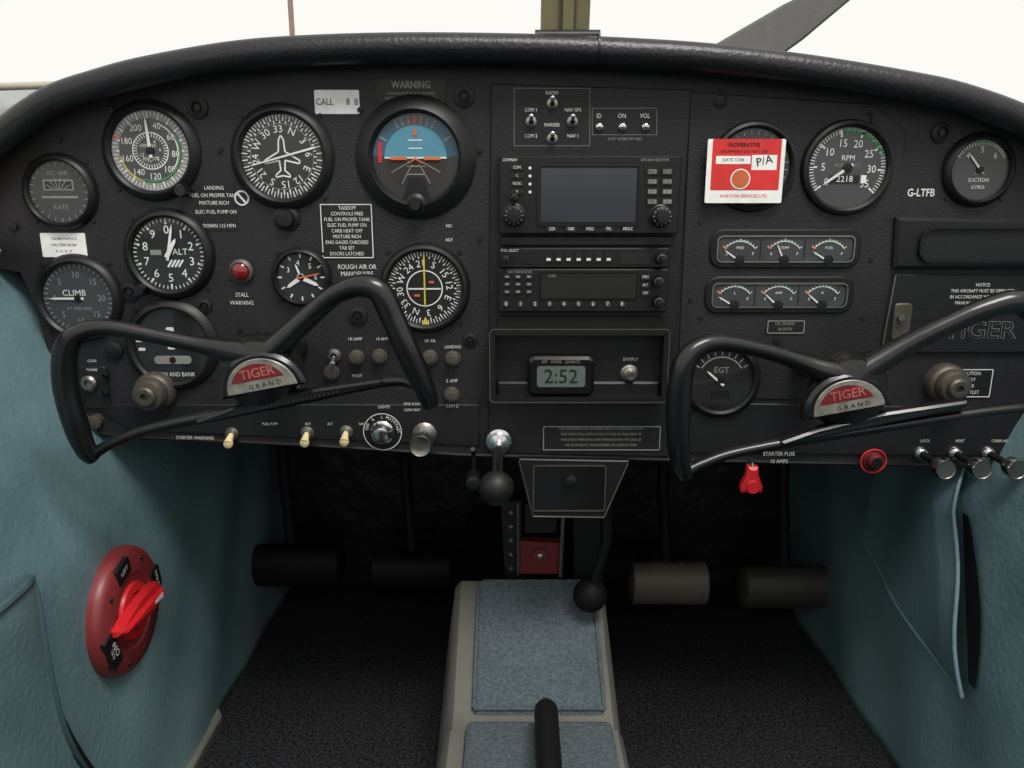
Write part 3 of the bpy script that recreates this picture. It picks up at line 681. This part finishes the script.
# ---------------------------------------------------------------- fuel selector
fx=-.408; fo=on_x(122,610,fx)
rotL=Matrix(((0,0,1),(1,0,0),(0,1,0)))
b=B(); R=.067
b.lathe([(R,-.012),(R,.002),(R*.97,.008),(R*.90,.012),(R*.60,.0135),(R*.57,.0115),(0,.0115)],0,0,'maroon',56)
for a,t,w in ((-14,'LEFT',.013),(80,'RIGHT',.013),(252,'FUEL OFF',.019)):
    ar=math.radians(a); cx,cy=.79*R*math.sin(ar),.79*R*math.cos(ar); ra=-ar
    b.prism([(cx+x*math.cos(ra)-y*math.sin(ra),cy+x*math.sin(ra)+y*math.cos(ra)) for x,y in rrect(-w,-.009,w,.009,.002)],.009,.0148,'ink')
    if ' ' in t:
        ox,oy=.004*math.sin(ar),.004*math.cos(ar)
        b.text('OFF',cx-ox,cy-oy,.007,.0151,'white',math.degrees(ra),1.1,.01); b.text('FUEL',cx+ox*.9,cy+oy*.9,.004,.0151,'white',math.degrees(ra))
    else: b.text(t,cx,cy,.005,.0151,'white',math.degrees(ra),1,.0)
for a in (30,120,165,205,310): ar=math.radians(a); b.lathe([(.0025,.012),(.002,.0145),(0,.015)],.8*R*math.sin(ar),.8*R*math.cos(ar),'bez',10)
d=Vector((-1,.03)).normalized(); n_=Vector((-d.y,d.x)); W=[(-.046,.006),(-.042,.012),(-.022,.017),(.005,.016),(.030,.010),(.050,.003)]
def hp(W,s=1): return [tuple(d*t*s-n_*w*s) for t,w in W]+[tuple(d*t*s+n_*w*s) for t,w in W][::-1]
b.lathe([(.030,.0115),(.029,.015),(.02,.016)],0,0,'red',36)
b.prism(hp(W),.013,.023,'red',.004)
b.prism(hp([(-.040,.005),(.0,.004),(.044,.0015)]),.021,.028,'red',.0013)
b.prism([tuple(d*t+n_*w) for t,w in ((-.034,-.003),(-.016,-.0012),(-.016,.0012),(-.034,.003))],.028,.0286,'white')
b.finish('fuel_selector',loc=fo,rot=rotL)
# ---------------------------------------------------------------- pockets
b=B()
def rp(a,c):
    ye=.035-.125*c; y=.20+(ye-.20)*a
    zt=.445; zb=.225-.035*math.sin(math.pi*.5*a); z=zt+(zb-zt)*c
    bul=.003+(.026*a**1.7)*(.3+.7*math.sin(math.pi*min(1,c*.9)))+.003*math.sin(c*11+a*5)*a+.0025*math.sin(a*9+c*4)
    if a>.85: bul-= (a-.85)*.05*math.sin(math.pi*c)
    return (interp(RW,z)-bul-.004,y,z)
b.grid(rp,40,34,'teal')
b.tube([rp(1,i/30) for i in range(31)],.0022,'teal',8); b.tube([rp(i/30,1) for i in range(31)],.0018,'teal',8)
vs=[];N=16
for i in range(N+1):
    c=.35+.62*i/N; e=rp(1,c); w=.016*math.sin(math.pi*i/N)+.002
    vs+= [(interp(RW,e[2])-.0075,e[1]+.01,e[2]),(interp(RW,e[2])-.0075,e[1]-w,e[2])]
b.add(vs,[(2*i,2*i+1,2*i+3,2*i+2) for i in range(N)],'ink')  # near-black strip paints the shade in the gap behind the pocket edge
b.finish('map_pocket',rot=(0,0,0))
b=B()
def lp_(a,c):
    y=-.185-.42*a; z=.375-.26*c
    y+=.05*c*c-.06*math.sin(c*math.pi)*.4*(1-a)
    bul=.006+.026*math.sin(math.pi*min(1,a*3+.02)*.5)*(1-c*.5)+.005*math.sin(a*16+c*5)
    return (interp(LW,z)+bul,y,z+.012*math.sin(a*9))
b.grid(lp_,40,26,'teal'); b.tube([lp_(i/40,0) for i in range(41)],.004,'teald',8); b.tube([lp_(0,i/26) for i in range(27)],.003,'teald',8)
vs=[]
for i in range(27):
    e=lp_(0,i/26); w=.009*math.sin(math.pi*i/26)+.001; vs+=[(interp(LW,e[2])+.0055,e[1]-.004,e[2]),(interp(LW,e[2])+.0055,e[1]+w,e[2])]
b.add(vs,[(2*i,2*i+1,2*i+3,2*i+2) for i in range(26)],'ink')  # shadow line along the pocket edge, put in as a near-black strip
b.finish('map_pocket',rot=(0,0,0))
# ---------------------------------------------------------------- centre console
b=B()
def body(st,m):
    vs=[];K=8
    for y,z in st:
        vs+=[(-.094,y,0),(-.086,y,z*.5),(-.074,y,z-.014),(-.066,y,z-.005),(.113,y,z-.005),(.119,y,z-.014),(.128,y,z*.5),(.134,y,0)]
    fs=[(j*K+i,(j+1)*K+i,(j+1)*K+i+1,j*K+i+1) for j in range(len(st)-1) for i in range(K-1)]
    fs.append(tuple(range(K))); fs.append(tuple(range((len(st)-1)*K,len(st)*K)))
    b.add(vs,fs,m)
body([(.135,.207),(.12,.203),(-.02,.130),(-.05,.124),(-.062,.130),(-.07,.140),(-.30,.145),(-.9,.15)],'beige')
body([(.50,.16),(.30,.17),(.136,.19)],'fw')
def pad(s0,x0,x1,th,m='gcarpet'):
    vs=[];K=6
    for k,(y,z) in enumerate(s0):
        e=.0 if 0<k<len(s0)-1 else 1
        zz=z+(th if not e else -.004)
        vs+=[(x0,y,z-.006),(x0+.002,y,zz-.003),(x0+.007,y,zz),(x1-.007,y,zz),(x1-.002,y,zz-.003),(x1,y,z-.006)]
    b.add(vs,[(j*K+i,(j+1)*K+i,(j+1)*K+i+1,j*K+i+1) for j in range(len(s0)-1) for i in range(K-1)],m)
pad([(.128,.205),(.124,.204),(.118,.200),(.05,.165),(-.018,.130),(-.026,.127),(-.03,.126)],-.043,.104,.006)
pad([(-.048,.124),(-.052,.126),(-.062,.134),(-.075,.141),(-.3,.145),(-.8,.149),(-.85,.149)],-.050,.108,.006)
for x in (-.043,.104): b.tube([(x,.118,.204),(x,-.026,.130)],.0022,'gcarpet',8)
b.tube([(-.043,-.027,.130),(.104,-.027,.130)],.0022,'gcarpet',8)
b.finish('center_console',rot=(0,0,0))
b=B(); a=Vector((.035,-.092,.178)); c=Vector((.032,-.30,.20))
dd=(c-a).normalized()
pts=[];rad=[]
for i in range(40):
    t=i/39; pts.append(a+(c-a)*t); rad.append(.0125 if i%2 else .0115)
b.tube(pts,rad,'rub',16); b.tube([a-dd*.012,a-dd*.006,a+dd*.001],[.006,.0080,.0090],'steel',14)
b.tube([c,c+Vector((0,-.02,-.045))],.008,'steel',10)
b.finish('parking_brake_lever',rot=(0,0,0))
b=B(); q0=on_y(606,470,.03); q1=on_y(607,540,.06); q2=on_y(590,595,.07)
b.tube([q0,q1,q2],[.006,.006,.006],'bez',10)
b.M=Matrix.Translation(q2); br=.021
b.lathe([(br*math.sin(t)+1e-9,-br*math.cos(t)) for t in [math.pi*i/14 for i in range(15)]],0,0,'padd',24); b.finish('flap_lever',rot=(0,0,0))
p=PB(566,488,-.012); s=p.s
p.prism(p.poly([(519,459),(629,461),(606,518),(531,516)]),-.01,0,'bez',.001); p.frame(p.rr(533,465,605,511,3),1.2*s,0,.0016,'bronze'); p.flat(p.rr(535,467,603,509),.0006,'gloss')
p.tube([(*p.q(519,461),.001),(*p.q(533,516),.001),(*p.q(604,517),.001),(*p.q(628,463),.001)],.0010,'bronze',6)
p.lathe([(6*s,0),(6*s,.006),(3*s,.007),(0,.007)],*p.q(571,480),'bez',16); p.done('ashtray')
p=PB(545,545,.14); s=p.s
p.prism(p.poly([(500,500),(522,500),(522,580),(505,580)]),-.02,-.0,'bez',.001)
for i in range(5): p.lathe([(3*s,0),(2*s,.002),(0,.002)],*p.q(511,512+i*14),'steel',10)
p.prism(p.poly([(519,540),(563,542),(558,573),(519,573)]),-.01,.004,'dkred',.001); p.lathe([(8*s,.004),(8*s,.008),(0,.009)],*p.q(540,554),'dkred',20); p.lathe([(3.5*s,.009),(0,.012)],*p.q(540,554),'steel',12)
p.tube([(*p.q(518,500),.008),(*p.q(518,572),.008)],.002,'steel',8); p.tube([(*p.q(563,500),.012),(*p.q(560,572),.012)],.003,'steel',8)
p.prism(p.poly([(572,500),(600,500),(603,600),(574,590)]),-.02,.006,'bez',.002)
p.prism(p.poly([(525,505),(558,505),(556,534),(525,534)]),-.01,-.004,'bez')
p.done('trim_wheel_housing')
# ---------------------------------------------------------------- rudder pedals
def pedal(u0,v0,u1,v1,y,m):
    b=B(); a=on_y(u0,(v0+v1)/2,y); c=on_y(u1,(v0+v1)/2,y); h=abs(on_y(u0,v0,y).z-on_y(u0,v1,y).z)/2
    n=60; P=[];R=[]
    for i in range(n):
        t=i/(n-1); P.append(a+(c-a)*t); e=min(t,1-t); k=min(1,(e/.05))**.4 if e<.05 else 1
        R.append(h*(max(.3,k))*(1 if i%2 else .975))
    b.tube(P,R,m,18,sx=1.0,sy=.8)
    mid=(a+c)/2; am='padd'
    b.tube([mid+Vector((0,.01,0)),mid+Vector((-.01,.03,.15)),mid+Vector((-.01,.05,.34))],.009,am,10)
    b.tube([mid+Vector((0,.01,0)),mid+Vector((0,.06,-.03)),Vector((mid.x,.5,.04))],.007,am,10)
    b.finish('rudder_pedal',rot=(0,0,0))
pedal(628,563,709,603,.30,'pad'); pedal(738,567,837,607,.30,'pad2'); pedal(238,545,345,585,.34,'padd'); pedal(370,552,455,588,.34,'padd')
# ---------------------------------------------------------------- light
sc=bpy.context.scene
w=bpy.data.worlds.new('hangar_daylight'); sc.world=w; w.use_nodes=True; nt=w.node_tree; bg=nt.nodes['Background']
tc=nt.nodes.new('ShaderNodeTexCoord'); sx=nt.nodes.new('ShaderNodeSeparateXYZ'); cr=nt.nodes.new('ShaderNodeValToRGB')
nt.links.new(tc.outputs['Generated'],sx.inputs[0]); mr=nt.nodes.new('ShaderNodeMapRange'); mr.inputs[1].default_value=-1; mr.inputs[2].default_value=1
nt.links.new(sx.outputs['Z'],mr.inputs[0]); nt.links.new(mr.outputs[0],cr.inputs[0]); nt.links.new(cr.outputs[0],bg.inputs[0])
cr.color_ramp.elements[0].position=.47; cr.color_ramp.elements[0].color=(.03,.03,.03,1)
cr.color_ramp.elements[1].position=.54; cr.color_ramp.elements[1].color=(.93,.92,.88,1)
bg.inputs[1].default_value=1.05
ld=bpy.data.lights.new('added_overhead_light','AREA'); ld.shape='RECTANGLE'; ld.size=1.2; ld.size_y=.6; ld.energy=50; ld.color=(1,.98,.95)  # soft area light added for highlights and shadows, no visible fixture
lo=bpy.data.objects.new('added_overhead_light',ld); sc.collection.objects.link(lo); lo.location=(.45,-1.15,2.7)
lo.rotation_euler=(Vector((-.15,-.1,.2))-lo.location).to_track_quat('-Z','Y').to_euler()
cd=bpy.data.cameras.new('camera'); cd.sensor_width=36; cd.lens=F/1024*36; cd.clip_start=.02
co=bpy.data.objects.new('camera',cd); sc.collection.objects.link(co); co.location=CAM; co.rotation_euler=(math.pi/2-PITCH,0,0); sc.camera=co
sc.view_settings.view_transform='Standard'
